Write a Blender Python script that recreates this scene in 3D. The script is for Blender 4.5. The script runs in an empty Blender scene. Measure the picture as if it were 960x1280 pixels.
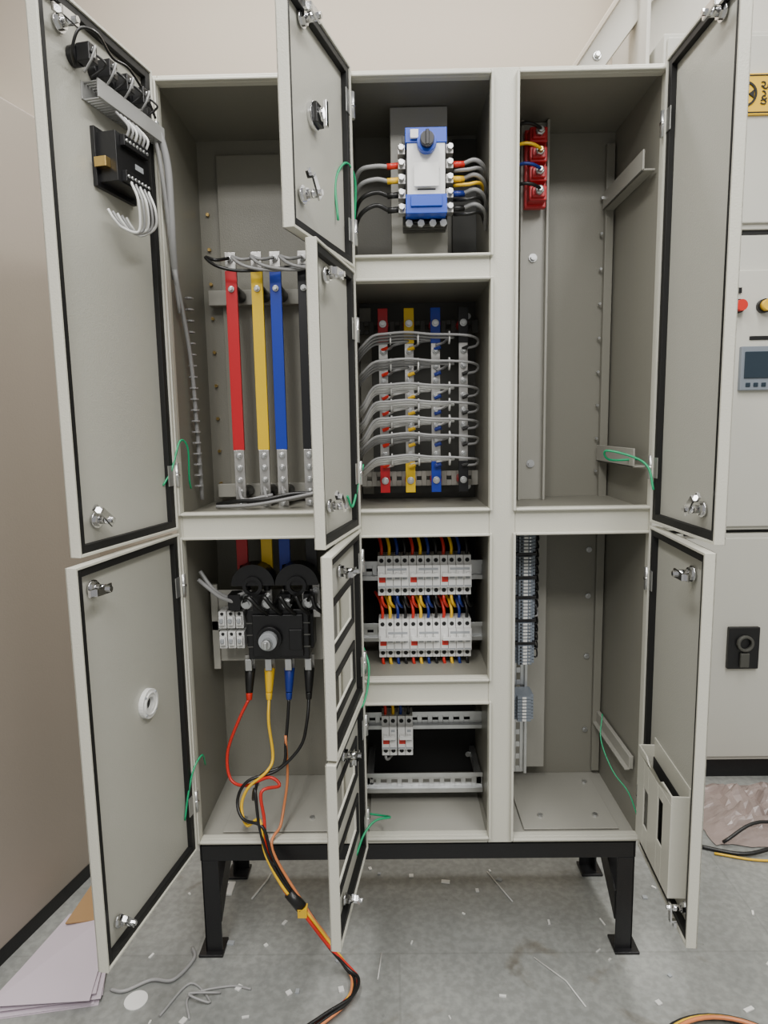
import bpy, bmesh, math, random
import mathutils
from mathutils import Matrix, Vector
random.seed(7)
S=0.82   # working units -> metres
scene=bpy.context.scene

# ---------------------------------------------------------------- materials
def mat(name,col,rough=.5,metal=0.,bump=0.,bscale=200.,var=0.,vscale=6.,alpha=None,coat=0.):
    m=bpy.data.materials.new(name); m.use_nodes=True
    nt=m.node_tree; b=nt.nodes["Principled BSDF"]
    b.inputs["Roughness"].default_value=rough; b.inputs["Metallic"].default_value=metal
    b.inputs["Coat Weight"].default_value=coat
    tc=nt.nodes.new("ShaderNodeTexCoord")
    n=nt.nodes.new("ShaderNodeTexNoise"); n.inputs["Scale"].default_value=vscale; n.inputs["Detail"].default_value=5
    nt.links.new(tc.outputs["Object"],n.inputs["Vector"])
    mx=nt.nodes.new("ShaderNodeMix"); mx.data_type='RGBA'
    d=max(var,.0)
    mx.inputs[6].default_value=[max(0,c*(1-d)) for c in col]+[1]
    mx.inputs[7].default_value=[min(1,c*(1+d)) for c in col]+[1]
    nt.links.new(n.outputs["Fac"],mx.inputs[0]); nt.links.new(mx.outputs[2],b.inputs["Base Color"])
    if bump>0:
        n2=nt.nodes.new("ShaderNodeTexNoise"); n2.inputs["Scale"].default_value=bscale; n2.inputs["Detail"].default_value=3
        nt.links.new(tc.outputs["Object"],n2.inputs["Vector"])
        bp=nt.nodes.new("ShaderNodeBump"); bp.inputs["Strength"].default_value=bump; bp.inputs["Distance"].default_value=.002
        nt.links.new(n2.outputs["Fac"],bp.inputs["Height"]); nt.links.new(bp.outputs["Normal"],b.inputs["Normal"])
    if alpha: 
        b.inputs["Alpha"].default_value=alpha
    return m
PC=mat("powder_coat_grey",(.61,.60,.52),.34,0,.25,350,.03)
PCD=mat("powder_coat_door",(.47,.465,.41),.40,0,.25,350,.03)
PCI=mat("powder_coat_shaded_interior",(.25,.242,.203),.40,0,.25,350,.05)  # panel coat darkened: compartment shade put into the colour
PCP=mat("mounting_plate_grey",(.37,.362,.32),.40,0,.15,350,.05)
BLK=mat("black_steel_paint",(.008,.008,.009),.4,0,.2,200,.2)
DARK=mat("recess_shade_black",(.010,.010,.010),.7)  # near-black colour painting the shade inside holes, gaps and open backs
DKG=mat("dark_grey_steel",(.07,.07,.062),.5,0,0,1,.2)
GAS=mat("black_rubber_gasket",(.005,.005,.005),.6)
ZN=mat("zinc_plated_steel",(.62,.63,.63),.32,.9,.1,120,.2,30)
CHR=mat("chrome",(.75,.75,.76),.14,1.)
TIN=mat("tinned_copper",(.55,.54,.52),.35,.85,.2,90,.35,40)
RED=mat("red_sleeve",(.55,.010,.020),.35); YEL=mat("yellow_sleeve",(.88,.58,.005),.35)
BLU=mat("blue_sleeve",(.008,.04,.42),.35); BKS=mat("black_sleeve",(.010,.010,.012),.35)
RDP=mat("red_insulator_plastic",(.60,.025,.035),.35)
WHP=mat("white_plastic",(.80,.80,.78),.35); GRP=mat("grey_plastic",(.36,.38,.40),.45)
TBP=mat("terminal_block_plastic",(.20,.23,.27),.45)
BLP=mat("black_plastic",(.008,.008,.009),.35); BUP=mat("blue_plastic",(.012,.07,.52),.35)
DGP=mat("light_grey_duct_plastic",(.36,.36,.35),.5)
GRW=mat("grey_cable",(.30,.30,.30),.4); BKW=mat("black_cable",(.010,.010,.010),.35)
RDW=mat("red_wire",(.6,.025,.015),.35); YLW=mat("yellow_wire",(.85,.52,.02),.35)
BLW=mat("blue_wire",(.012,.03,.22),.35); GNW=mat("green_wire",(.008,.38,.16),.35); WHW=mat("white_wire",(.66,.66,.64),.4)
ORW=mat("orange_wire",(.65,.22,.08),.35)
PAP=mat("paper_pinkish",(.60,.52,.59),.8,0,0,1,.06); CBD=mat("brown_cardboard",(.36,.22,.10),.85,0,.1,60,.15)
SGN=mat("sign_yellow",(.85,.52,.02),.5); SGK=mat("sign_black",(.01,.01,.01),.5); SGW=mat("sign_white",(.85,.85,.82),.5)
WALL=mat("painted_wall_beige",(.54,.47,.385),.8,0,.15,40,.04,1.5)
WALW=mat("painted_wall_white",(.66,.64,.58),.7,0,.1,40,.03,1.5)
LCB=mat("cabinet_side_beige",(.33,.29,.245),.5,0,.15,200,.05,1.2)
RCB=mat("cabinet_light_grey",(.58,.575,.52),.45,0,.1,300,.02)
SCR=mat("display_screen",(.02,.035,.05),.15)
PLS=mat("plastic_bag_film",(.30,.24,.22),.25,0,.8,14,.35,9)
BRN=mat("brass",(.6,.42,.15),.3,1.)

# floor material
def floor_mat():
    m=bpy.data.materials.new("epoxy_concrete_floor"); m.use_nodes=True
    nt=m.node_tree; b=nt.nodes["Principled BSDF"]; L=nt.links.new
    tc=nt.nodes.new("ShaderNodeTexCoord")
    def noise(s,d,dist=0):
        n=nt.nodes.new("ShaderNodeTexNoise"); n.inputs["Scale"].default_value=s; n.inputs["Detail"].default_value=d; n.inputs["Distortion"].default_value=dist
        L(tc.outputs["Object"],n.inputs["Vector"]); return n
    def ramp(src,a,b_,ca,cb):
        r=nt.nodes.new("ShaderNodeValToRGB"); r.color_ramp.elements[0].position=a; r.color_ramp.elements[1].position=b_
        r.color_ramp.elements[0].color=ca; r.color_ramp.elements[1].color=cb; L(src,r.inputs[0]); return r
    def mix(f,a,b_,t='MIX'):
        x=nt.nodes.new("ShaderNodeMix"); x.data_type='RGBA'; x.blend_type=t
        if isinstance(f,float): x.inputs[0].default_value=f
        else: L(f,x.inputs[0])
        L(a,x.inputs[6]); L(b_,x.inputs[7]); return x.outputs[2]
    base=ramp(noise(3,8,.4).outputs["Fac"],.32,.70,(.24,.25,.24,1),(.38,.39,.37,1))
    fine=ramp(noise(60,6).outputs["Fac"],.4,.62,(.80,.80,.80,1),(1,1,1,1))
    c=mix(1.0,base.outputs[0],fine.outputs[0],'MULTIPLY')
    st=ramp(noise(5.5,7,1.2).outputs["Fac"],.62,.76,(1,1,1,1),(.48,.40,.31,1))
    c=mix(.8,c,st.outputs[0],'MULTIPLY')
    br=nt.nodes.new("ShaderNodeTexBrick"); br.offset=.35; br.inputs["Scale"].default_value=1.0
    br.inputs["Mortar Size"].default_value=.0025; br.inputs["Brick Width"].default_value=1.37; br.inputs["Row Height"].default_value=.93
    br.inputs["Color1"].default_value=(1,1,1,1); br.inputs["Color2"].default_value=(.95,.95,.95,1); br.inputs["Mortar"].default_value=(.86,.86,.86,1)
    L(tc.outputs["Object"],br.inputs["Vector"])
    c=mix(1.0,c,br.outputs["Color"],'MULTIPLY')
    L(c,b.inputs["Base Color"])
    rr=ramp(noise(9,4).outputs["Fac"],.3,.7,(.26,.26,.26,1),(.48,.48,.48,1)); L(rr.outputs[0],b.inputs["Roughness"])
    bp=nt.nodes.new("ShaderNodeBump"); bp.inputs["Strength"].default_value=.15; bp.inputs["Distance"].default_value=.003
    L(noise(80,5).outputs["Fac"],bp.inputs["Height"]); L(bp.outputs[0],b.inputs["Normal"])
    return m
FLR=floor_mat()

# ---------------------------------------------------------------- geometry helpers
I4=Matrix.Identity(4)
def group(name):
    e=bpy.data.objects.new(name,None); e.empty_display_size=.05; scene.collection.objects.link(e); return e
class Part:
    def __init__(s,name,parent=None,bevel=0.,M=I4):
        s.name=name;s.parent=parent;s.bm=bmesh.new();s.mats=[];s.bevel=bevel;s.M=M
    def mi(s,m):
        if m not in s.mats: s.mats.append(m)
        return s.mats.index(m)
    def poly(s,verts,faces,m,M=None,smooth=False):
        M=s.M if M is None else M
        vs=[s.bm.verts.new((M@Vector(v))*S) for v in verts]; k=s.mi(m)
        for f in faces:
            try:
                fc=s.bm.faces.new([vs[i] for i in f]); fc.material_index=k; fc.smooth=smooth
            except ValueError: pass
    def box(s,x0,x1,y0,y1,z0,z1,m,M=None):
        v=[(x,y,z) for z in (z0,z1) for y in (y0,y1) for x in (x0,x1)]
        s.poly(v,[(0,1,3,2),(4,6,7,5),(0,4,5,1),(2,3,7,6),(0,2,6,4),(1,5,7,3)],m,M)
    def prism(s,pts,y0,y1,m,M=None,axis='y'):
        n=len(pts)
        if axis=='y': v=[(p[0],y0,p[1]) for p in pts]+[(p[0],y1,p[1]) for p in pts]
        elif axis=='x': v=[(y0,p[0],p[1]) for p in pts]+[(y1,p[0],p[1]) for p in pts]
        else: v=[(p[0],p[1],y0) for p in pts]+[(p[0],p[1],y1) for p in pts]
        f=[tuple(range(n)),tuple(range(2*n-1,n-1,-1))]+[(i,(i+1)%n,n+(i+1)%n,n+i) for i in range(n)]
        s.poly(v,f,m,M)
    def cyl(s,p0,p1,r,m,seg=14,r1=None,M=None):
        p0=Vector(p0);p1=Vector(p1);r1=r if r1 is None else r1
        d=(p1-p0).normalized(); a=d.orthogonal().normalized(); b=d.cross(a)
        v=[];
        for p,rr in((p0,r),(p1,r1)):
            for i in range(seg):
                t=2*math.pi*i/seg; v.append(p+a*rr*math.cos(t)+b*rr*math.sin(t))
        n=seg
        M_=s.M if M is None else M
        vs=[s.bm.verts.new((M_@q)*S) for q in v]; k=s.mi(m)
        for i in range(n):
            f=s.bm.faces.new((vs[i],vs[(i+1)%n],vs[n+(i+1)%n],vs[n+i])); f.material_index=k; f.smooth=seg>8
        for c in (vs[:n][::-1],vs[n:]):
            f=s.bm.faces.new(c); f.material_index=k
    def ring(s,c,r0,r1,y0,y1,m,seg=28,M=None):
        v=[]
        for y in (y0,y1):
            for r in (r0,r1):
                for i in range(seg):
                    t=2*math.pi*i/seg; v.append((c[0]+r*math.cos(t),y,c[1]+r*math.sin(t)))
        f=[];n=seg
        for i in range(n):
            j=(i+1)%n
            f+=[(i,j,n+j,n+i),(2*n+i,2*n+j,3*n+j,3*n+i),(i,j,2*n+j,2*n+i),(n+i,n+j,3*n+j,3*n+i)]
        s.poly(v,f,m,M)
    def tube(s,pts,r,m,seg=7,sub=6,M=None):
        P=[Vector(p) for p in pts]
        if sub>1 and len(P)>2:
            Q=[]; E=[2*P[0]-P[1]]+P+[2*P[-1]-P[-2]]
            for i in range(1,len(E)-2):
                a,b,c,d=E[i-1],E[i],E[i+1],E[i+2]
                for k in range(sub):
                    t=k/sub
                    Q.append(.5*((2*b)+(c-a)*t+(2*a-5*b+4*c-d)*t*t+(3*b-a-3*c+d)*t**3))
            Q.append(P[-1]); P=Q
        M_=s.M if M is None else M
        rings=[];a=None;k=s.mi(m)
        for i,p in enumerate(P):
            d=(P[min(i+1,len(P)-1)]-P[max(i-1,0)])
            if d.length<1e-9: d=Vector((0,0,1))
            d.normalize()
            if a is None: a=d.orthogonal().normalized()
            else:
                a=a-d*a.dot(d)
                a=a.normalized() if a.length>1e-6 else d.orthogonal().normalized()
            b=d.cross(a)
            rings.append([s.bm.verts.new((M_@(p+a*r*math.cos(2*math.pi*j/seg)+b*r*math.sin(2*math.pi*j/seg)))*S) for j in range(seg)])
        for A,B in zip(rings,rings[1:]):
            for j in range(seg):
                f=s.bm.faces.new((A[j],A[(j+1)%seg],B[(j+1)%seg],B[j])); f.material_index=k; f.smooth=True
        for R in (rings[0][::-1],rings[-1]):
            f=s.bm.faces.new(R); f.material_index=k
    def holes(s,u0,u1,v0,v1,n0,n1,hs,m,M=None):
        # plate spanning u (x) and v (z), thickness n0..n1 (y), with rectangular openings
        us=sorted({u0,u1,*[h[0] for h in hs],*[h[1] for h in hs]}); vs=sorted({v0,v1,*[h[2] for h in hs],*[h[3] for h in hs]})
        for a,b in zip(us,us[1:]):
            run=None
            for c,d in zip(vs,vs[1:]):
                mu,mv=(a+b)/2,(c+d)/2
                if any(h[0]<mu<h[1] and h[2]<mv<h[3] for h in hs):
                    if run: s.box(a,b,n0,n1,run[0],run[1],m,M); run=None
                else:
                    run=[run[0],d] if run else [c,d]
            if run: s.box(a,b,n0,n1,run[0],run[1],m,M)
    def done(s):
        bmesh.ops.recalc_face_normals(s.bm,faces=s.bm.faces)
        me=bpy.data.meshes.new(s.name); s.bm.to_mesh(me); s.bm.free()
        for m in s.mats: me.materials.append(m)
        o=bpy.data.objects.new(s.name,me); scene.collection.objects.link(o)
        if s.parent: o.parent=s.parent
        if s.bevel:
            b=o.modifiers.new("bevel",'BEVEL'); b.width=s.bevel*S; b.segments=2; b.limit_method='ANGLE'; b.angle_limit=math.radians(50)
            b.harden_normals=False
        return o
def bolt(P,x,y,z,r=.007,h=.006,m=ZN,M=None):
    P.cyl((x,y,z),(x,y-h*.35,z),r*1.5,m,12,M=M); P.cyl((x,y-h*.35,z),(x,y-h,z),r,m,6,M=M)

# ---------------------------------------------------------------- room
P=Part("floor"); P.box(-3.5,4,-3.2,1.45,-.05,0,FLR); P.done()
P=Part("wall_back"); P.box(-3.5,4,1.45,1.55,0,3.9,WALL); P.done()
P=Part("wall_left"); P.box(-3.6,-3.5,-3.2,1.55,0,3.9,WALL); P.done()
P=Part("wall_right"); P.box(4,4.1,-3.2,1.55,0,3.9,WALW); P.done()
P=Part("pillar_white",bevel=.004); P.box(1.0,2.6,1.22,1.449,0.001,3.9,WALW); P.done()
g=group("wall_diagonal_brace")
P=Part("brace_channel",g,.003)
P.prism([(.62,2.70),(.72,2.70),(1.22,3.35),(1.06,3.35)],1.10,1.16,WALW)
P.prism([(.61,2.70),(.625,2.70),(1.075,3.35),(1.05,3.35)],1.06,1.10,WALL)
P.box(.985,.999,1.0,1.20,2.6,3.6,WALW)
bolt(P,.83,1.10,2.92,.012,.02)
P.done()
P=Part("wall_cable_duct",bevel=.004)
P.prism([(-2.3,3.55),(-2.3,3.45),(-1.45,2.60),(-1.35,2.62)],1.36,1.44,WALW); P.done()

g=group("neighbouring_cabinet")
P=Part("body",g,.006)
P.poly([(-2.2,-.9,.05),(-1.33,-.9,.05),(-1.0,.5,.05),(-2.2,.5,.05),(-2.2,-.9,2.42),(-1.33,-.9,2.42),(-1.0,.5,2.42),(-2.2,.5,2.42)],
 [(0,1,2,3),(4,5,6,7),(0,1,5,4),(1,2,6,5),(2,3,7,6),(3,0,4,7)],LCB); P.done()
P=Part("plinth",g); P.poly([(-2.2,-.9,.0),(-1.335,-.9,.0),(-1.005,.5,.0),(-2.2,.5,.0),(-2.2,-.9,.05),(-1.335,-.9,.05),(-1.005,.5,.05),(-2.2,.5,.05)],
 [(0,1,2,3),(4,5,6,7),(0,1,5,4),(1,2,6,5),(2,3,7,6),(3,0,4,7)],BLK); P.done()

g=group("control_cabinet")
P=Part("body",g,.004)
P.box(1.02,2.3,.92,1.2,.08,1.045,RCB); P.box(1.02,2.3,.92,1.2,1.06,2.19,RCB); P.box(1.02,2.3,.94,1.2,1.045,1.06,DARK)
P.box(1.02,2.3,.92,1.2,2.21,2.9,RCB); P.box(1.02,2.3,.93,1.2,2.19,2.21,DARK)
P.box(1.03,2.25,.905,.92,.10,1.03,RCB); P.box(1.03,2.25,.905,.92,1.075,2.06,RCB); P.box(1.03,2.25,.905,.92,2.23,2.88,RCB)
P.done()
P=Part("plinth",g); P.box(1.03,2.3,.93,1.2,0,.08,BLK); P.done()
P=Part("push_buttons",g)
for x,m in((1.325,RDW),(1.425,YLW)):
    P.cyl((x,.905,1.925),(x,.885,1.925),.026,BLP,20); P.cyl((x,.885,1.925),(x,.86,1.925),.021,m,20)
P.box(1.28,1.34,.898,.905,1.975,1.995,BLP); P.box(1.30,1.32,.898,.905,2.0,2.02,BLP); P.done()
P=Part("display_unit",g,.003); P.box(1.345,1.50,.885,.905,1.61,1.775,TBP); P.box(1.357,1.488,.880,.886,1.655,1.755,SCR)
for i in range(4): P.box(1.365+i*.03,1.383+i*.03,.882,.886,1.622,1.638,SCR)
P.box(1.38,1.5,.9,.905,1.80,1.815,BLP); P.done()
P=Part("door_handle",g,.004); P.box(1.355,1.48,.885,.905,.49,.665,BLP); P.ring((1.418,.60),.022,.034,.87,.886,DKG); P.box(1.40,1.436,.872,.886,.50,.56,DKG); P.done()
P=Part("hinges",g,.002)
for z in(.2,.9,1.2,2.0): P.cyl((1.03,.90,z-.03),(1.03,.90,z+.03),.008,ZN)
P.box(1.16,1.26,.895,.905,1.04,1.058,BLP); P.cyl((1.22,.905,.88),(1.22,.89,.88),.014,BLP)
P.done()
g=group("camera_warning_sign")
P=Part("sign_board",g); P.box(1.245,1.62,.893,.904,2.605,2.745,SGN); P.box(1.25,1.615,.891,.893,2.61,2.614,SGK); P.box(1.25,1.615,.891,.893,2.736,2.74,SGK)
P.ring((1.31,2.675),.036,.043,.888,.893,SGK); P.box(1.285,1.322,.888,.893,2.662,2.688,SGK)
P.prism([(1.322,2.675),(1.342,2.69),(1.342,2.66)],.888,.893,SGK); P.done()
cu=bpy.data.curves.new("sign_lettering",'FONT'); cu.body="\u0a86\u0aaa\n\u0a95\u0ac7\u0aae\u0ac7\u0ab0\u0abe"; cu.size=.052*S; cu.extrude=.0008; cu.space_line=.9
cu.materials.append(SGK)
to=bpy.data.objects.new("sign_lettering",cu); scene.collection.objects.link(to); to.parent=g
to.rotation_euler=(math.pi/2,0,0); to.location=(1.365*S,.890*S,2.685*S)

# ---------------------------------------------------------------- main cabinet
XL,XR,ZA,ZC=-.568,.676,2.345,.3415
cab=group("electrical_distribution_panel")
OP={ 'c1u':(-.551,-.151,1.283,2.326),'c1l':(-.551,-.151,.360,1.212),
 'c21':(-.083,.252,1.918,2.326),'c22':(-.083,.252,1.284,1.855),'c23':(-.083,.252,.823,1.211),'c24':(-.083,.252,.366,.752),
 'c3u':(.320,.668,1.283,2.326),'c3l':(.320,.668,.360,1.212)}
P=Part("front_frame",cab,.0025)
P.holes(XL,XR,ZC,ZA,0,.022,list(OP.values()),PC)
for a,b,c,d in OP.values():
    t=.007
    P.box(a-t,a,-.014,.0,c-t,d+t,PC);P.box(b,b+t if b<.66 else XR,-.014,.0,c-t,d+t,PC);P.box(a,b,-.014,.0,c-t,c,PC);P.box(a,b,-.014,.0,d,d+t,PC)
P.done()
P=Part("outer_shell",cab,.0015)
YB=.375
P.box(XL,XL+.004,.022,YB,ZC,ZA,PC);P.box(XR-.004,XR,.022,YB,ZC,ZA,PC)
P.box(XL,XR,.022,YB,ZA-.004,ZA,PC);P.box(XL,XR,.022,YB,ZC,ZC+.004,PC);P.box(XL,XR,YB-.004,YB,ZC,ZA,PC)
P.done()
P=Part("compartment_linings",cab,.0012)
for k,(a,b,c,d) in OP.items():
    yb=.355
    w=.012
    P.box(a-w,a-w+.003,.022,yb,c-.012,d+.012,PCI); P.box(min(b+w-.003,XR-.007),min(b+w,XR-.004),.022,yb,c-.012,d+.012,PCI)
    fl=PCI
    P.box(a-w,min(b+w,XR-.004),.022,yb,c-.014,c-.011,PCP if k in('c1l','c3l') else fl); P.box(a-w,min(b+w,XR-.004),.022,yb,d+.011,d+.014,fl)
    bk={'c22':DKG,'c23':DARK,'c24':DARK}.get(k,PCI)  # breaker and control backs: dark sheets paint the unlit open rear
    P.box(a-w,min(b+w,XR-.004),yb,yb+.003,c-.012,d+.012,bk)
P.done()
P=Part("mounting_plates",cab,.0015)
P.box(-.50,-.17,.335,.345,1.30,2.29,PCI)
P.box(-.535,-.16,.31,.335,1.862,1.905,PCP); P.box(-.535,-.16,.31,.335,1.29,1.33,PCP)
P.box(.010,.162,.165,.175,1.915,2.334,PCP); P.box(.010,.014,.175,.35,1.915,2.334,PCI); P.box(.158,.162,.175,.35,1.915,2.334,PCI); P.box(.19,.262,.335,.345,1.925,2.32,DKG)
sl=[(x*.03-.075,x*.03-.06,1.778,1.79) for x in range(0,11)]
P.holes(-.09,.26,1.765,1.803,.28,.29,sl,DKG); P.holes(-.09,.26,1.318,1.362,.28,.29,[(a,b,1.335,1.347) for a,b,_,_ in sl],PCP)
P.box(-.09,-.055,.33,.34,1.29,1.85,PCI)
P.box(.375,.455,.275,.345,1.272,2.335,PCP); P.box(.375,.382,.255,.275,1.272,2.335,PCP);P.box(.448,.455,.255,.275,1.272,2.335,PCP)
P.box(.345,.475,.30,.31,.40,1.21,PCP)
for z in (2.14,1.405):
    P.box(.632,.664,.03,.34,z-.025,z-.020,PCP); P.box(.632,.637,.03,.34,z-.025,z+.025,PCP)
P.box(.652,.664,.04,.34,.53,.57,PCP); P.box(.64,.664,.04,.34,.53,.535,PCP)
P.box(.64,.664,.335,.352,.365,2.3,PCI)
P.box(.36,.63,.04,.33,.352,.356,PCP)
P.box(-.50,-.19,.04,.33,.352,.356,PCP)
P.box(-.08,.25,.03,.33,.357,.361,PCP)
P.box(-.545,-.545+.02,.20,.215,.78,1.04,PCP)
P.box(-.54,-.17,.215,.222,.80,1.02,PCP)
P.done()
P=Part("frame_screws",cab)
for z in [1.35,1.45,1.55,1.65,1.75,1.85,1.95,2.05,2.15]:
    P.cyl((.63,.345,z),(.63,.334,z),.004,ZN,8); P.cyl((-.535,.354,z-.02),(-.535,.344,z-.02),.005,BRN,8)
for x,y in((.42,.1),(.58,.1),(.60,.28),(-.45,.1),(-.25,.1),(-.45,.28),(-.22,.28)):
    P.cyl((x,y,.356),(x,y,.362),.008,ZN,8)
for z in(1.10,.95,.75,.5): bolt(P,.62,.352,z,.006); bolt(P,-.19,.352,z,.006)
for x,z in((.235,.43),(.235,1.31),(.235,1.82)): bolt(P,x,.33,z,.006)
for z in(1.97,1.38): bolt(P,.415,.275,z,.008,.012)
P.done()
P=Part("base_frame",cab,.002)
z0,z1=.29,.340
P.box(XL+.01,XR-.01,.004,.012,z0,z1,BLK); P.box(XL+.01,XR-.01,.004,.045,z1-.006,z1,BLK); P.box(XL+.01,XR-.01,.36,.368,z0,z1,BLK)
for sx,x in((1,XL+.012),(-1,XR-.012)):
    P.box(min(x,x+sx*.006),max(x,x+sx*.006),.004,.368,z0,z1,BLK)
    for y in(.004,.330):
        P.box(min(x,x+sx*.006),max(x,x+sx*.006),y,y+.040,.006,z0,BLK)
        yy=y if y<.1 else y+.034
        P.box(min(x,x+sx*.048),max(x,x+sx*.048),yy,yy+.006,.006,z0,BLK)
        P.box(min(x-sx*.018,x+sx*.052),max(x-sx*.018,x+sx*.052),y-.015,y+.055,0,.008,BLK)
    xa,xb=min(x,x+sx*.04),max(x,x+sx*.04)
    P.prism([(.04,.07),(.04,.16),(.20,z0),(.33,z0)],xa,xb,BLK,axis='x')
P.done()

# ---------------------------------------------------------------- doors
def dframe(hx,fx,fy,left=True,hy=-.016):
    u=Vector((fx-hx,fy-hy,0)); w=u.length; u.normalize()
    n=Vector((-u.y,u.x,0)) if left else Vector((u.y,-u.x,0))
    k=.014
    return Matrix(((u.x,n.x,0,hx+n.x*k),(u.y,n.y,0,hy+n.y*k),(0,0,1,0),(0,0,0,1))),w
def cam_lock(P,M,u,z,side,turn=0,s=1.):
    n0=-.014
    P.cyl((u,n0,z),(u,n0+.004,z),.022*s,CHR,18,M=M); P.cyl((u,n0+.004,z),(u,n0+.012,z),.017*s,CHR,6,M=M)
    P.cyl((u,n0+.012,z),(u,n0+.034,z),.011*s,CHR,16,M=M)
    R=M@Matrix.Translation((u,n0+.034,z))@Matrix.Rotation(turn,4,'Y')
    P.prism([(-.014*s,-.012*s),(.045*s,-.009*s),(.045*s,.009*s),(-.014*s,.012*s)],0,.004,CHR,R)
    e=.045*s
    P.prism([(e-.001,-.009*s),(e+.012,-.009*s),(e+.012,.009*s),(e-.001,.009*s)],-.010,-.004,CHR,R)
    P.box(e-.003,e+.002,-.010,.004,-.009*s,.009*s,CHR,R)
    P.cyl((0,.004,0),(0,.010,0),.008*s,CHR,6,M=R)
def door(name,hx,fx,fy,z0,z1,left=True,cuts=(),locks=(),inner=PCD):
    M,w=dframe(hx,fx,fy,left)
    D=Part(name,cab,.0018,M)
    T=.024;t=.006
    D.holes(0,w,z0,z1,-T,-T+.004,list(cuts),PC)
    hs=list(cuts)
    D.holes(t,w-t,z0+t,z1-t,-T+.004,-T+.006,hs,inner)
    D.box(0,t,-T,0,z0,z1,PC);D.box(w-t,w,-T,0,z0,z1,PC);D.box(t,w-t,-T,0,z0,z0+t,PC);D.box(t,w-t,-T,0,z1-t,z1,PC)
    for m_,a,b,n1 in((GAS,t,t+.017,-.004),):
        D.box(a,b,-T+.006,n1,z0+a,z1-a,m_);D.box(w-b,w-a,-T+.006,n1,z0+a,z1-a,m_)
        D.box(b,w-b,-T+.006,n1,z0+a,z0+b,m_);D.box(b,w-b,-T+.006,n1,z1-b,z1-a,m_)
    for c in cuts:
        for q,m_,n1 in((.016,GAS,-.013),):  # black rims put the dark seen through the cut-outs into colour
            D.box(c[0]-q,c[0],-T+.006,n1,c[2]-q,c[3]+q,m_);D.box(c[1],c[1]+q,-T+.006,n1,c[2]-q,c[3]+q,m_)
            D.box(c[0],c[1],-T+.006,n1,c[2]-q,c[2],m_);D.box(c[0],c[1],-T+.006,n1,c[3],c[3]+q,m_)
    D.done()
    H=Part(name+"_fittings",cab,0,M)
    for zz in (z0+.14*(1 if z1-z0>.6 else .6), z1-.14*(1 if z1-z0>.6 else .6)):
        H.cyl((-.008,-.002,zz-.03),(-.008,-.002,zz+.03),.007,ZN,12); H.cyl((-.008,-.002,zz-.003),(-.008,-.002,zz+.003),.0085,CHR,12)
        H.box(-.006,.03,-.004,-.002,zz-.026,zz+.026,ZN)
    for (u,z,tn,s) in locks: cam_lock(H,M,w*u,z,1,tn,s*.82)
    H.done()
    return M,w
M1U,w1U=door("door_busbar_chamber",XL,-.652,-.385,1.243,ZA,True,locks=[(.80,2.29,0,1),(.80,1.312,-.7,1)])
M1L,w1L=door("door_incomer",XL,-.641,-.432,ZC,1.232,True,locks=[(.84,1.175,0,1),(.84,.41,-.9,.8)])
MA,wA=door("door_changeover",-.095,-.195,-.365,1.886,ZA,True,locks=[(.72,2.31,0,.95),(.78,1.970,-.8,1)])
MB,wB=door("door_outgoing_bus",-.095,-.157,-.326,1.241,1.878,True,locks=[(.68,1.825,0,1),(.74,1.325,-.8,.9)])
MC,wC=door("door_breakers",-.095,-.140,-.375,.790,1.235,True,cuts=[(.07,.31,1.02,1.11),(.07,.31,.86,.94)],locks=[(.62,1.175,0,.9)])
MD,wD=door("door_control",-.095,-.143,-.380,ZC,.782,True,cuts=[(.07,.31,.60,.68),(.07,.31,.44,.52)],locks=[(.62,.735,0,.9),(.7,.385,-.8,.8)])
M3U,w3U=door("door_cable_alley",XR,.680,-.350,1.243,ZA,False,locks=[(.72,2.31,0,1),(.75,1.308,-.8,1)])
M3L,w3L=door("door_terminal_chamber",XR,.649,-.378,ZC,1.232,False,locks=[(.74,1.168,0,1),(.88,.405,1.4,.8)])

g=group("switch_handle_escutcheon")
P=Part("ring",g,.001,M1L); c=(.42*w1L,.845)
P.ring(c,.016,.036,-.018,-.006,WHP); P.ring(c,.024,.028,-.006,-.003,WHP); P.cyl((c[0],-.019,c[1]),(c[0],-.017,c[1]),.016,DARK,20)
for a in range(4): P.cyl((c[0]+.031*math.cos(a*1.57+.8),-.006,c[1]+.031*math.sin(a*1.57+.8)),(c[0]+.031*math.cos(a*1.57+.8),-.003,c[1]+.031*math.sin(a*1.57+.8)),.003,GRP,8)
P.done()
g=group("changeover_handle_coupling")
P=Part("coupling",g,.001,MA); c=(.58*wA,2.150)
P.cyl((c[0],-.018,c[1]),(c[0],-.008,c[1]),.028,CHR,24); P.box(c[0]-.020,c[0]+.020,-.008,.002,c[1]-.020,c[1]+.020,BLP); P.cyl((c[0],.002,c[1]),(c[0],.012,c[1]),.014,CHR,20)
P.box(c[0]-.006,c[0]+.006,.010,.018,c[1]-.026,c[1]+.026,CHR); P.done()

g=group("document_pocket")
P=Part("tray",g,.003,M3L)
a,b,z0,z1=.16*w3L,.84*w3L,.415,.665
P.box(a,b,-.018,-.015,z0,z1+.02,PC)
P.box(a,b,-.018,.022,z0,z0+.004,PC); P.box(a,a+.004,-.018,.022,z0,z1,PC); P.box(b-.004,b,-.018,.022,z0,z1,PC)
cx=(a+b)/2
P.holes(a,b,z0,z1-.02,.020,.024,[(cx-.07,cx-.035,z0+.06,z1-.09),(cx+.035,cx+.07,z0+.09,z1-.05)],PC)
P.prism([(a,z1-.02),(b,z1-.02),(b,z1),(cx+.06,z1),(cx+.03,z1-.018),(cx-.03,z1-.018),(cx-.06,z1),(a,z1)],.020,.024,PC)
P.box(a+.006,b-.006,-.0148,-.012,z0+.006,z1-.03,DARK)  # dark sheet painting the shade inside the pocket
P.done()

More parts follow.
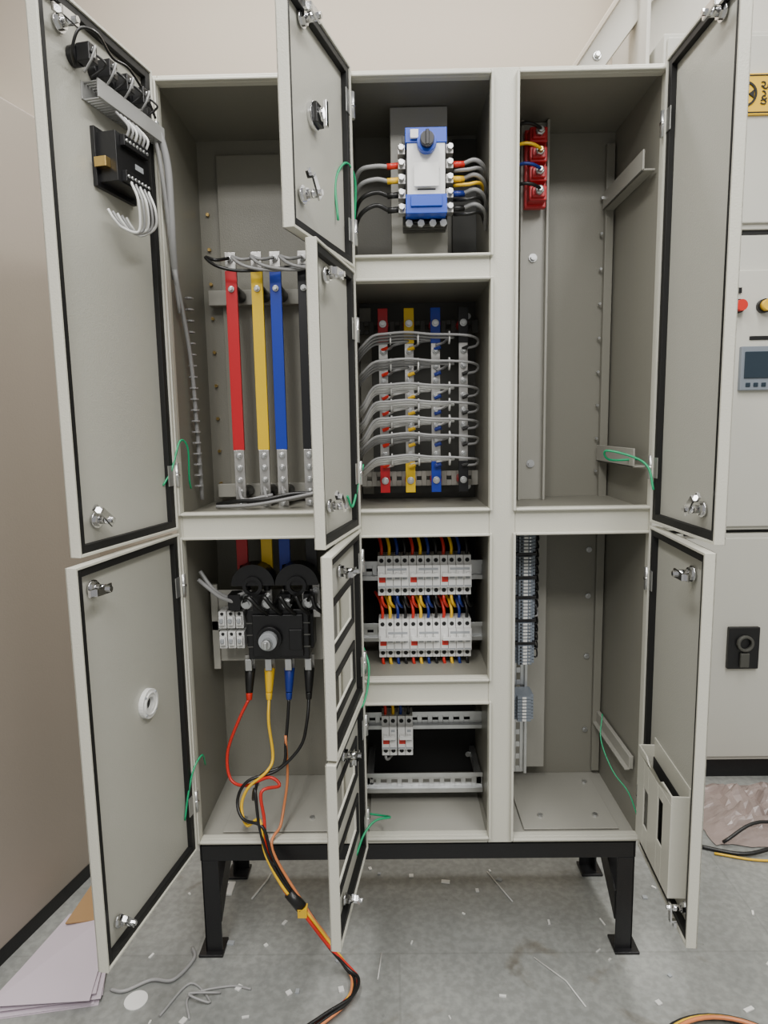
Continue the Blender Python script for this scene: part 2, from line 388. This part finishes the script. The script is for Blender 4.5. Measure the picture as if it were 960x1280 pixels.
# power meter with wiring harness on top left door
g=group("panel_power_meter")
P=Part("meter_case",g,.002,M1U)
P.box(.095,.215,-.018,.035,2.025,2.125,BLP); P.box(.085,.225,-.018,-.008,2.015,2.135,BLP)
P.box(.11,.20,.035,.046,2.10,2.122,BLP); P.box(.11,.20,.035,.046,2.028,2.05,BLP)
for i in range(7): P.cyl((.117+i*.0125,.048,2.111),(.117+i*.0125,.045,2.111),.004,ZN,6); P.cyl((.117+i*.0125,.048,2.039),(.117+i*.0125,.045,2.039),.004,ZN,6)
P.box(.12,.15,.035,.0365,2.068,2.08,GRP)
P.box(.215,.232,-.008,.02,2.05,2.07,BRN); P.box(.08,.096,-.008,.02,2.055,2.075,BRN)
P.done()
P=Part("meter_leads",g,0,M1U)
for i in range(5):
    u=.12+i*.016; P.tube([(u,.045,2.03),(u,.060,1.99),(u-.008,.052,1.955-.006*i),(u+.010,.025,1.935),(u+.025,.015,1.95),(u+.03,.005,1.97)],.003,GRW if i%2 else WHW)
for i in range(6):
    u=.118+i*.014; P.tube([(u,.045,2.12),(u,.05,2.14),(u+.004,.025,2.17)],.0028,WHW if i%3==0 else GRW)
P.done()
g=group("door_wiring_duct")
P=Part("slotted_duct",g,.001,M1U)
P.box(.0,.245,-.018,-.015,2.178,2.214,DGP)
P.box(.0,.245,.02,.024,2.178,2.214,DGP)
for i in range(24):
    u=.002+i*.01; P.box(u,u+.006,-.018,.022,2.178,2.181,DGP); P.box(u,u+.006,-.018,.022,2.211,2.214,DGP)
P.done()
g=group("push_button_contact_blocks")
P=Part("contact_blocks",g,.0015,M1U)
for i,u in enumerate((.265,.20,.14,.08)):
    z=2.248
    P.cyl((u,-.018,z),(u,.002,z),.020,BLP,18); P.box(u-.013,u+.013,.002,.032,z-.017,z+.017,BLP); P.box(u-.005,u+.005,.032,.035,z-.010,z+.010,ZN)
P.done()
P=Part("block_leads",g,0,M1U)
for i,u in enumerate((.265,.20,.14,.08)):
    for k in(-1,1):
        P.tube([(u+k*.006,.033,2.248),(u+k*.014,.047,2.243+.008*k),(u+k*.018,.04,2.228),(u+k*.01,.015,2.21)],.0024,BKW if k<0 else GRW)
P.tube([(.275,-.005,2.225),(.30,.01,2.24),(.30,.03,2.275),(.26,.04,2.285),(.20,.03,2.272),(.14,.03,2.278),(.06,.02,2.255),(.03,.02,2.225)],.003,BKW)
P.done()
P=Part("door_harness_conduit",cab)
P.tube([(-.575,-.05,2.20),(-.56,-.045,2.215),(-.542,-.035,2.20),(-.530,-.02,2.13),(-.533,-.005,2.03),(-.538,.01,1.95),(-.545,.04,1.88)],.009,GRW,10)
P.tube([(-.575,-.05,2.19),(-.563,-.055,2.203),(-.548,-.045,2.18),(-.54,-.03,2.09),(-.542,.01,1.95),(-.545,.06,1.80)],.005,GRW,8)
P.tube([(-.54,.02,1.9),(-.542,.12,1.7),(-.543,.15,1.5),(-.542,.16,1.30)],.006,GRW,8)
for i in range(18): z=1.34+i*.03; P.cyl((-.543,.14-.0*i,z),(-.543,.14,z+.004),.012,GRW,8)
P.done()

# ---------------------------------------------------------------- column 1: busbars
g=group("main_busbars")
P=Part("bars",g,.001)
bars=[(-.440,RED),(-.368,YEL),(-.316,BLU),(-.238,BKS)]
for i,(x,m) in enumerate(bars):
    w=.015; y=.20
    P.box(x-w,x+w,y,y+.010,1.935,1.985,TIN); P.box(x-w-.001,x+w+.001,y-.001,y+.011,1.437,1.935,m)
    P.box(x-w,x+w,y,y+.010,1.20,1.437,TIN)
    P.box(x-w-.001,x+w+.001,y-.021,y-.009,1.08,1.255,m)
    for z in(1.42,1.385,1.35,1.315,1.28): bolt(P,x,y,z,.006,.014)
    bolt(P,x,y-.001,1.885,.006,.012); bolt(P,x,y,1.965,.006,.014)
    P.cyl((x,y+.01,1.885),(x,.31,1.885),.018,BLP,14); P.cyl((x,y+.01,1.31),(x,.31,1.31),.018,BLP,14)
P.done()
P=Part("top_tap_leads",g)
for i,(x,m) in enumerate(bars):
    P.tube([(x,.185,1.965),(x-.03,.16,1.955),(x-.06,.17,1.965),(x-.02,.15,1.935),(x+.06,.16,1.925),(-.19,.19,1.945),(-.16,.2,1.93)],.0045,GRW if i else BKW)
for i,(x,m) in enumerate(bars[:3]):
    P.tube([(x,.18,1.33-.0*i),(x+.02,.14,1.30),(x+.07,.15,1.305),(x+.10,.16,1.31)],.005,GRW)
P.tube([(-.50,.16,1.285),(-.44,.14,1.295),(-.36,.13,1.30),(-.27,.14,1.315),(-.17,.15,1.31)],.006,BKW)
P.tube([(-.50,.15,1.28),(-.40,.13,1.285),(-.30,.13,1.30),(-.17,.14,1.325)],.005,GRW)
P.done()

g=group("load_break_switch")
P=Part("switch_body",g,.003)
P.box(-.42,-.245,.12,.213,.838,.985,BLP)
P.box(-.43,-.235,.15,.213,.86,.965,BLP)
P.box(-.405,-.26,.110,.12,.85,.972,BLP)
for z in (.875,.91,.945): P.box(-.425,-.24,.118,.122,z-.002,z+.002,DKG)
P.cyl((-.355,.11,.905),(-.355,.095,.905),.036,BLP,28); P.cyl((-.355,.095,.905),(-.355,.07,.905),.026,GRP,24); P.cyl((-.355,.07,.905),(-.355,.045,.905),.014,ZN,20); P.box(-.360,-.350,.035,.07,.895,.915,ZN)
P.box(-.30,-.262,.105,.112,.87,.93,BLP)
P.done()
P=Part("terminals_and_shrouds",g,.002)
for i,(x,m) in enumerate(bars):
    xx=-.425+i*.058
    P.box(xx-.014,xx+.014,.155,.163,.985,1.035,TIN); bolt(P,xx,.155,1.012,.008,.018)
    P.box(xx-.014,xx+.014,.155,.163,.79,.838,TIN); bolt(P,xx,.155,.815,.007,.014)
    P.tube([(xx,.16,1.03),(.5*(xx+x),.17,1.07),(x,.185,1.10)],.011,BLP,8)
    bolt(P,xx+.006,.115,1.005,.010,.012)
for x in(-.40,-.275):
    pts=[(x+.062*math.cos(t),1.055+.062*math.sin(t)) for t in [math.pi*k/14 for k in range(15)]]
    P.prism(pts,.12,.176,BLP)
    P.ring((x,1.055),.018,.028,.112,.122,BLP)
for x in (-.455,-.385,-.31,-.24): P.box(x-.017,x+.017,.115,.17,.985,1.03,BLP)
for i in range(5):
    P.tube([(-.43+i*.045,.12,1.00),(-.41+i*.045,.09,1.03),(-.38+i*.04,.09,1.0),(-.36+i*.04,.11,.975)],.006,BKW)
P.box(-.235,-.215,.16,.17,.95,1.05,TIN); bolt(P,-.225,.16,1.03,.007,.014); bolt(P,-.225,.16,.98,.007,.014)
P.done()
P=Part("cable_boots",g,.002)
for i,m in enumerate((RDW,YLW,BLW,BKW)):
    xx=-.425+i*.058
    P.cyl((xx,.15,.80),(xx,.125,.735),.016,BKW if i in(0,3) else m,12,.010)
    P.box(xx-.010,xx+.010,.128,.136,.80,.835,ZN)
    P.cyl((xx,.125,.735),(xx,.12,.715),.010,m,12,.008)
P.done()
P=Part("auxiliary_contacts",g,.0015)
for i in range(3):
    x=-.508+i*.025
    for z in(.865,.925):
        P.box(x,x+.022,.14,.20,z,z+.05,WHP); P.box(x+.003,x+.019,.128,.14,z+.012,z+.038,WHP); P.box(x+.006,x+.016,.122,.13,z+.02,z+.032,GRP)
        P.cyl((x+.011,.139,z+.044),(x+.011,.136,z+.044),.005,DARK,8)
P.box(-.545,-.42,.2,.207,.9,.93,ZN)
P.tube([(-.548,.1,1.08),(-.52,.09,1.06),(-.49,.1,1.03),(-.46,.12,1.01),(-.44,.13,1.00)],.006,GRW)
P.tube([(-.548,.12,1.10),(-.51,.11,1.05),(-.47,.13,1.02),(-.42,.13,1.035)],.006,GRW)
P.done()

g=group("temporary_supply_cables")
P=Part("cores",g)
def lead(x,pts,m,r=.0045): P.tube([(x,.12,.72)]+pts,r,m,8)
low=[(-.385,.0,.50),(-.372,-.02,.42),(-.355,-.035,.34),(-.31,-.05,.25),(-.26,-.06,.19),(-.20,-.07,.10),(-.14,-.08,.02),(-.115,-.11,.012),(-.135,-.17,.012),(-.20,-.23,.012),(-.28,-.31,.012),(-.33,-.42,.012)]
def off(a,k): return [(p[0]+a*math.cos(i*1.1+k),p[1]+a*math.sin(i*1.1+k)*.6,max(.007,p[2]+(a*math.sin(i*.9+k) if p[2]>.03 else .004*k))) for i,p in enumerate(low)]
lead(-.425,[(-.455,.10,.66),(-.488,.09,.57),(-.478,.07,.50),(-.43,.05,.49),(-.36,.04,.52),(-.33,.03,.50)]+off(.010,0),RDW)
lead(-.367,[(-.365,.09,.66),(-.355,.08,.56),(-.37,.05,.53),(-.42,.04,.49),(-.44,.03,.44),(-.42,.0,.40)]+off(.009,1.5)[1:],YLW)
lead(-.309,[(-.312,.10,.66),(-.318,.09,.60),(-.325,.07,.54),(-.385,.05,.52),(-.405,.03,.46)]+off(.010,2.6),BKW)
lead(-.251,[(-.255,.09,.66),(-.275,.08,.59),(-.34,.06,.53),(-.42,.04,.51),(-.45,.03,.46),(-.43,.0,.42)]+off(.009,3.8)[1:],BKW)
P.tube([(-.318,.09,.62),(-.315,.08,.50),(-.325,.06,.42),(-.33,.02,.385),(-.345,-.03,.345)]+off(.014,2.0)[4:],.004,ORW)
P.cyl((-.30,-.052,.235),(-.265,-.06,.195),.016,BKW,10); P.box(-.275,-.25,-.075,-.05,.175,.20,YLW)
P.done()

# ---------------------------------------------------------------- column 2-1 changeover switch
g=group("changeover_switch")
CM=Matrix.Translation((.0,-.105,-.022))
P=Part("switch_housing",g,.003,CM)
x0,x1,z0,z1=.046,.148,2.045,2.245
P.box(x0,x1,.17,.27,z0+.01,z1-.01,BLP)
P.box(x0,x1,.125,.175,z1-.035,z1,BUP); P.box(x0,x1,.125,.175,z0,z0+.045,BUP)
P.box(x0+.004,x1-.004,.128,.172,z0+.045,z1-.035,WHP)
P.box(x0+.012,x1-.012,.119,.126,z0+.015,z0+.04,BUP); P.box(x0+.02,x1-.02,.116,.12,z0+.06,z0+.115,WHP)
for i in range(4): P.box(x0+.004,x1-.004,.18,.27,z0-.006,z0+.004,GRP)
P.box(x0+.012,x0+.032,.115,.122,z1-.028,z1-.008,WHP)
P.cyl((.098,.125,2.205),(.098,.105,2.205),.024,BUP,22); P.cyl((.098,.105,2.205),(.098,.085,2.205),.017,BLP,22); P.box(.094,.102,.078,.086,2.188,2.222,BLP)
for t in range(9): P.box(.07+t*.007,.0735+t*.007,.1265,.1285,2.135+.006*(t%3),2.138+.006*(t%3),RDW if t%2 else BLW)
P.box(.075,.12,.126,.1285,2.10,2.103,BLP)
for k in range(3): P.box(x0-.006,x1+.006,.19+k*.025,.205+k*.025,z0-.012,z1+.008,DKG)
P.done()
P=Part("terminals",g,.001,CM)
cz=[2.17,2.135,2.10,2.065]; cc=[RDW,YLW,BKW,BKW]
for s_ in(-1,1):
    xe=x0 if s_<0 else x1
    for z in cz+[2.205]:
        P.box(min(xe,xe+s_*.018),max(xe,xe+s_*.018),.15,.18,z-.012,z+.010,TIN); P.cyl((xe+s_*.010,.15,z),(xe+s_*.010,.135,z),.008,ZN,6)
for x in(.055,.085,.115,.142): P.cyl((x,.18,z0-.01),(x,.165,z0-.012),.010,ZN,6)
P.done()
P=Part("connection_cables",g,0,CM)
for i,(z,m) in enumerate(zip(cz,cc)):
    P.cyl((.030,.16,z),(.000,.16,z-.002),.0075,m,10); P.tube([(.004,.16,z-.002),(-.03,.15,z-.004+.004*i),(-.07,.16,z-.012),(-.092,.22,z-.05)],.0055,GRW if i<2 else BKW,8)
    P.cyl((.165,.16,z),(.195,.16,z),.0075,m if i<2 else (BLW if i==2 else BKW),10); P.tube([(.19,.16,z),(.22,.15,z+.006),(.245,.17,z-.006),(.26,.24,z-.03)],.0055,GRW,8)
    P.tube([(.17,.17,z-.012),(.20,.14,z-.02),(.235,.16,z-.012),(.258,.24,z-.02)],.0045,(GRW,YLW,BKW,BKW)[i],8)
P.done()

# ---------------------------------------------------------------- column 2-2 outgoing busbars
g=group("outgoing_busbars")
P=Part("bars",g,.001)
ob=[(-.019,RED),(.055,YEL),(.130,BLU),(.209,BKS)]
for x,m in ob:
    P.box(x-.014,x+.014,.215,.225,1.73,1.828,m); P.box(x-.013,x+.013,.216,.224,1.395,1.73,TIN); P.box(x-.014,x+.014,.215,.225,1.305,1.395,m)
    for k in range(8): bolt(P,x,.216,1.415+k*.042,.006,.016)
    bolt(P,x,.215,1.785,.007,.012); bolt(P,x,.215,1.34,.007,.012)
    P.cyl((x,.225,1.785),(x,.28,1.785),.016,RDP,12); P.cyl((x,.225,1.34),(x,.28,1.34),.016,RDP,12)
P.done()
P=Part("outgoing_cables",g)
for k,z in enumerate((1.725,1.655,1.590,1.545,1.500,1.455,1.395)):
    for q in range(4):
        x=ob[q][0]; yy=.155-.012*q; zz=z+.0065*q
        zl=z-.03-(.02 if 2<=k<=4 else 0)
        pts=[(-.092,yy+.03,zl-.02+.008*q),(-.075,yy,zl+.006*q),(-.045,yy-.01,zz-.006),(-.005,yy-.01,zz),( .05,yy,zz+.004)]
        if q>=1: pts+=[(.11,yy,zz-.002)]
        if q>=2: pts+=[(.17,yy,zz-.004)]
        if q==3: pts+=[(.215,yy,zz-.008),(.243,.16,zz-.014),(.240,.18,zz-.028),(x+.006,.205,zz-.032)]
        else: pts+=[(x+.03,yy+.02,zz-.004),(x+.02,.195,zz-.01),(x,.205,zz-.014)]
        P.tube(pts,.0036,(WHW if (k in(2,3,4,6)) else GRW) if q<3 else GRW,7,5)
    for q in range(4):
        P.cyl((ob[q][0]+.014,.2,z-.008),(ob[q][0]-.004,.205,z-.014),.0055,(RDW,YLW,BLW,BKW)[q],8)
    for xb in(.0,.075,.16): P.cyl((xb,.14,z+.01),(xb+.004,.14,z+.01),.018,WHW,10)
P.done()

# ---------------------------------------------------------------- breakers
def din_rail(P,x0,x1,z0,z1,y=.205):
    h=(z1-z0); 
    hs=[(x0+.012+i*.032,x0+.030+i*.032,z0+h*.42,z0+h*.58) for i in range(int((x1-x0-.02)/.032))]
    P.holes(x0,x1,z0+h*.2,z1-h*.2,y,y+.002,hs,ZN)
    P.box(x0,x1,y-.012,y,z0+h*.18,z0+h*.22,ZN);P.box(x0,x1,y-.012,y,z1-h*.22,z1-h*.18,ZN)
    P.box(x0,x1,y-.013,y-.011,z0,z0+h*.22,ZN);P.box(x0,x1,y-.013,y-.011,z1-h*.22,z1,ZN)
def breaker(P,x0,z0,h,poles,pw,red=True):
    y=.193
    for p in range(poles):
        a=x0+p*pw; b=a+pw-.0012; c=(a+b)/2
        P.box(a,b,.135,y,z0,z0+h,WHP); P.box(a,b,.118,.135,z0+h*.22,z0+h*.78,WHP)
        for zz in(z0+h*.12,z0+h*.88):
            P.cyl((c,.1352,zz),(c,.1335,zz),pw*.28,DARK,10); 
        P.box(c-pw*.22,c+pw*.22,.104,.118,z0+h*.52,z0+h*.62,WHP)
        P.box(c-pw*.3,c+pw*.3,.1172,.118,z0+h*.44,z0+h*.50,GRP)
        P.box(a+.001,b-.001,.1172,.118,z0+h*.235,z0+h*.28,GRP)
    P.box(x0+pw*.15,x0+pw*.95,.1170,.118,z0+h*.36,z0+h*.50,RDW)
    P.box(x0+pw*.2,x0+poles*pw-pw*.25,.100,.108,z0+h*.53,z0+h*.60,WHP)
    P.box(x0+pw*1.2,x0+poles*pw-pw*.3,.1172,.118,z0+h*.66,z0+h*.72,GRP)
wc=[RDW,YLW,BLW,BKW]
def wires(P,x0,n,pw,z,up=True,L=.06):
    for p in range(n):
        c=x0+(p+.45)*pw; m=wc[p%4]
        if up: P.tube([(c,.150,z-.004),(c+.001,.148,z+L*.35),(c-.006,.165,z+L*.8),(c-.018,.20,z+L),(c-.022,.26,z+L*.8)],.0046,m,6,4)
        else: P.tube([(c,.150,z+.004),(c+.001,.140,z-L*.35),(c+.010,.155,z-L*.75),(c+.020,.20,z-L),(c+.024,.26,z-L*.9)],.0046,m,6,4)
for (z0,h,za,zb) in ((1.018,.115,1.048,1.106),(.834,.112,.862,.918)):
    g=group("circuit_breaker_bank")
    P=Part("din_rail",g,.0006); din_rail(P,-.092,.262,za,zb); P.done()
    P=Part("breakers",g,.0012)
    pw=.266/12
    for k in range(3): breaker(P,-.044+k*4*pw,z0,h,4,pw)
    P.done()
    P=Part("phase_wires",g); wires(P,-.044,12,pw,z0+h,True,.062); wires(P,-.044,12,pw,z0,False,.05); P.done()
g=group("control_circuit_breakers")
P=Part("din_rail",g,.0006); din_rail(P,-.092,.262,.585,.640); P.done()
P=Part("breakers",g,.0012)
breaker(P,-.041,.532,.122,2,.0225); breaker(P,.006,.532,.122,2,.0225); P.done()
P=Part("phase_wires",g); wires(P,-.041,4,.0225,.654,True,.05)
P.tube([(-.03,.15,.54),(-.03,.14,.52),(-.02,.16,.51),(-.0,.2,.52)],.004,GRW); P.done()
g=group("spare_din_rail"); P=Part("rail",g,.0006); din_rail(P,-.092,.258,.405,.468,.16); P.box(-.088,-.070,.16,.34,.425,.455,ZN); P.box(.24,.256,.16,.34,.425,.455,ZN); P.done()

# ---------------------------------------------------------------- column 3
g=group("busbar_insulator_set")
P=Part("insulators",g,.003)
for i,z in enumerate((2.275,2.225,2.175,2.125)):
    P.box(.388,.436,.20,.255,z-.021,z+.018,RDP); P.box(.394,.430,.19,.20,z-.015,z+.012,RDP)
    m=(RDP,YEL,BLU,BLP)[i]
    P.cyl((.412,.19,z),(.412,.176,z),.013,ZN,6); P.cyl((.412,.18,z),(.412,.166,z),.009,BRN if i==1 else ZN,6)
P.box(.382,.442,.235,.256,2.095,2.30,RDP); P.done()
P=Part("tap_wires",g)
for i,z in enumerate((2.275,2.225,2.175,2.125)):
    P.tube([(.41,.168,z),(.385,.15,z+.004),(.36,.15,z+.006),(.33,.17,z+.002),(.312,.2,z)],.0045,(BKW,YLW,BLW,BKW)[i],8)
P.done()
g=group("terminal_block_strip")
P=Part("rail",g,.0006)
hs=[(.372,.384,.44+i*.04,.463+i*.04) for i in range(18)]
P.holes(.358,.398,.42,1.20,.235,.238,hs,ZN); P.box(.352,.360,.225,.228,.42,1.20,ZN); P.box(.396,.404,.225,.228,.42,1.20,ZN)
P.box(.358,.361,.226,.237,.42,1.2,ZN);P.box(.395,.398,.226,.237,.42,1.2,ZN); P.done()
P=Part("terminals",g,.0006)
z=.80
while z<1.195:
    grp=int((z-.80)/.066); zin=(z-.80)-grp*.066
    if zin<.055:
        P.box(.350,.410,.165,.225,z,z+.0085,TBP); P.box(.36,.40,.150,.165,z,z+.0085,TBP); P.cyl((.368,.150,z+.004),(.368,.1485,z+.004),.003,DARK,6); P.cyl((.392,.150,z+.004),(.392,.1485,z+.004),.003,ZN,6)
        P.box(.374,.386,.148,.151,z+.001,z+.0075,WHP)
    else: P.box(.348,.412,.155,.225,z,z+.0085,BLP)
    z+=.0098
z=.625
while z<.70:
    P.box(.350,.410,.165,.225,z,z+.0085,TBP); P.box(.36,.40,.150,.165,z,z+.0085,TBP); P.box(.374,.386,.148,.151,z+.001,z+.0075,WHP); z+=.0098
P.done()
P=Part("terminal_wires",g)
for i in range(30):
    z=.81+i*.0125; m=random.choice([RDW,YLW,BLW,BKW,GRW,BKW])
    P.tube([(.352,.18,z),(.335,.165,z+.004),(.318,.19,z-.004),(.312,.23,z-.01)],.003,m,6,4)
    if i%2==0: P.tube([(.408,.19,z),(.42,.18,z+.004),(.428,.21,z+.01),(.43,.25,z+.02)],.0026,random.choice([BKW,GRW,BKW]),6,4)
P.tube([(.428,.25,1.2),(.430,.25,1.0),(.425,.25,.82)],.008,BKW,8)
P.done()

# ---------------------------------------------------------------- earth leads
P=Part("green_earth_leads",cab)
P.tube([(-.578,-.05,1.36),(-.56,-.03,1.40),(-.545,.0,1.47),(-.535,.03,1.45),(-.545,.06,1.37),(-.548,.08,1.34)],.0026,GNW)
P.tube([(-.575,-.05,.45),(-.565,-.04,.52),(-.553,-.02,.58),(-.54,.02,.60),(-.545,.06,.55)],.0026,GNW)
P.tube([(-.115,-.10,1.975),(-.12,-.09,2.06),(-.105,-.06,2.11),(-.09,-.03,2.12),(-.078,.01,2.09),(-.085,.03,1.99)],.003,GNW)
P.tube([(-.11,-.09,1.33),(-.10,-.06,1.30),(-.085,-.02,1.36),(-.074,.0,1.40),(-.085,.03,1.38)],.003,GNW)
P.tube([(-.11,-.09,.80),(-.09,-.06,.77),(-.075,-.03,.80),(-.07,.0,.86),(-.085,.03,.90)],.003,GNW)
P.tube([(-.11,-.09,.37),(-.09,-.06,.41),(-.06,-.03,.43),(-.02,.0,.42),(-.04,.04,.40),(-.08,.05,.40)],.003,GNW)
P.tube([(.652,-.06,1.33),(.645,-.04,1.385),(.62,.0,1.41),(.565,.04,1.425),(.58,.06,1.40),(.655,.06,1.40)],.003,GNW)
P.tube([(.645,-.05,.45),(.63,-.02,.50),(.60,.02,.54),(.585,.08,.60),(.60,.12,.66)],.0018,GNW)
P.done()

# ---------------------------------------------------------------- floor things
g=group("paper_stack")
P=Part("sheets",g)
for i in range(9):
    a=random.uniform(-.10,.10); dx,dy=random.uniform(-.02,.02),random.uniform(-.02,.02); z=.002+i*.003
    q=[(-1.06,-.19),(-.80,-.15),(-.885,.16),(-1.02,.13)]
    cxp,cyp=-.94,-.02
    v=[(cxp+(x-cxp)*math.cos(a)-(y-cyp)*math.sin(a)+dx*.6,cyp+(x-cxp)*math.sin(a)+(y-cyp)*math.cos(a)+dy,z+(.015 if k==2 and i==8 else 0)) for k,(x,y) in enumerate(q)]
    P.poly(v+[(x,y,zz-.0015) for x,y,zz in v],[(0,1,2,3),(7,6,5,4),(0,1,5,4),(1,2,6,5),(2,3,7,6),(3,0,4,7)],PAP)
P.done()
g=group("cardboard_scrap")
P=Part("flap",g,.001)
P.poly([(-1.0,.08,.034),(-.88,.10,.032),(-.875,.26,.05),(-.97,.27,.07),(-1.0,.08,.039),(-.88,.10,.037),(-.875,.26,.055),(-.97,.27,.075)],[(0,1,2,3),(7,6,5,4),(0,1,5,4),(1,2,6,5),(2,3,7,6),(3,0,4,7)],CBD); P.done()
P=Part("round_offcut",bevel=.0005); P.cyl((-.70,-.15,.0),(-.70,-.15,.003),.030,WHP,32); P.done()
g=group("cable_offcuts")
P=Part("wire_offcuts",g)
P.tube([(-.78,-.12,.006),(-.74,-.125,.006),(-.68,-.09,.006),(-.62,-.09,.006),(-.585,-.02,.006),(-.60,.02,.006)],.005,GRW)
P.tube([(-.62,-.20,.004),(-.57,-.10,.004),(-.50,-.16,.004),(-.56,-.15,.02),(-.48,-.13,.004)],.003,GRW)
P.tube([(-.54,-.21,.004),(-.56,-.14,.004),(-.46,-.11,.004),(-.40,-.12,.004)],.003,GRW)
P.tube([(-.47,.22,.004),(-.44,.30,.004),(-.43,.34,.004)],.003,WHW)
P.tube([(.38,-.02,.003),(.45,-.10,.003),(.48,-.18,.003)],.002,WHW,sub=1); P.tube([(-.05,.0,.003),(-.06,-.09,.003)],.002,WHW,sub=1)
P.tube([(.30,.34,.003),(.36,.20,.003)],.002,WHW,sub=1)
P.done()
P=Part("cable_trimming_litter")
for i in range(42):
    x=random.uniform(-.72,1.2); y=random.uniform(-.28,.38)
    a=random.uniform(0,math.pi); l=random.choice([.005,.007,.009,.014]); w=random.choice([.002,.003,.005,.007])
    LM=Matrix.Translation((x,y,0))@Matrix.Rotation(a,4,'Z')
    P.box(-l,l,-w,w,.0005,.004,random.choice([WHP,WHW,GRP,SGW]),LM)
P.done()
g=group("floor_box_offcut"); P=Part("box",g,.001); P.box(-.62,-.54,.24,.30,0,.006,SGW); P.box(-.61,-.56,.25,.29,.006,.008,GRP); P.done()
g=group("cable_coil")
P=Part("coils",g)
for i,(m,r) in enumerate(((BKW,.20),(YLW,.19),(BKW,.18),(ORW,.175))):
    P.tube([(.78+r*math.cos(t)*1.0,-.39+r*.9*math.sin(t),.006+.006*i) for t in [2*math.pi*k/24 for k in range(25)]],.005,m,7,2)
P.done()
g=group("plastic_sheeting_heap")
P=Part("crumpled_film",g)
N=36
vs=[];fs=[]
for j in range(N+1):
    for i in range(N+1):
        u=i/N;v=j/N; x=1.13+u*.75; y=.46+v*.40
        e=min(1,4*min(u,1-u))*min(1,4*min(v,1-v))
        q=mathutils.noise.turbulence_vector(Vector((x*7,y*7,0)),4,False)
        vs.append((x+q.x*.02,y+q.y*.02,.004+max(0,e*(.04+.10*abs(q.z)))))
for j in range(N):
    for i in range(N):
        a=j*(N+1)+i; fs.append((a,a+1,a+N+2,a+N+1))
P.poly(vs,fs,PLS,smooth=False); P.done()
P=Part("loose_strips",g)
P.tube([(1.06,.46,.007),(1.2,.41,.01),(1.35,.43,.03),(1.5,.46,.02)],.007,BKW); P.tube([(1.1,.42,.006),(1.25,.38,.006),(1.5,.39,.006)],.004,YLW); P.tube([(1.15,.46,.02),(1.3,.50,.07),(1.5,.48,.04)],.006,BKW)
P.done()
g=group("cable_reel"); P=Part("reel",g,.002); P.cyl((1.02,.70,.06),(1.04,.70,.06),.06,SGW,26); P.cyl((1.04,.70,.06),(1.07,.70,.06),.03,SGW,20); P.cyl((1.07,.70,.06),(1.09,.70,.06),.06,SGW,26); P.done()

# ---------------------------------------------------------------- lights
def area(name,loc,rot,sx,sy,power,col=(1,1,1)):
    l=bpy.data.lights.new(name,'AREA'); l.shape='RECTANGLE'; l.size=sx*S; l.size_y=sy*S; l.energy=power; l.color=col
    o=bpy.data.objects.new(name,l); scene.collection.objects.link(o); o.location=Vector(loc)*S; o.rotation_euler=rot; return o
area("ceiling_tube_light",(-.6,-1.3,3.7),(0,0,0),.35,2.6,52,(1,.98,.94))
area("ceiling_tube_light.001",(1.2,-1.3,3.7),(0,0,0),.35,2.6,56,(1,.98,.94))
area("ceiling_tube_light.002",(0.2,-3.0,3.5),(math.radians(25),0,0),3.0,.5,54,(1,.98,.95))
area("ceiling_tube_light.003",(.1,.85,3.7),(0,0,0),2.6,.3,26,(1,.97,.92))
w=bpy.data.worlds.new("World"); scene.world=w; w.use_nodes=True
bg=w.node_tree.nodes["Background"]; bg.inputs[0].default_value=(1,.99,.97,1); bg.inputs[1].default_value=.44

# ---------------------------------------------------------------- camera
yaw,pitch,roll=-.0128,.1324,-.0175
f=Vector((math.sin(yaw)*math.cos(pitch),math.cos(yaw)*math.cos(pitch),-math.sin(pitch)))
r=Vector((math.cos(yaw),-math.sin(yaw),0)); u=r.cross(f)
r2=r*math.cos(roll)+u*math.sin(roll); u2=-r*math.sin(roll)+u*math.cos(roll)
cd=bpy.data.cameras.new("camera"); cd.sensor_fit='VERTICAL'; cd.sensor_height=36; cd.sensor_width=27; cd.lens=36*821.8/1280; cd.clip_start=.02
co=bpy.data.objects.new("camera",cd); scene.collection.objects.link(co)
M=Matrix(((r2.x,u2.x,-f.x,0),(r2.y,u2.y,-f.y,-1.7*S),(r2.z,u2.z,-f.z,1.5035*S),(0,0,0,1)))
co.matrix_world=M
scene.camera=co
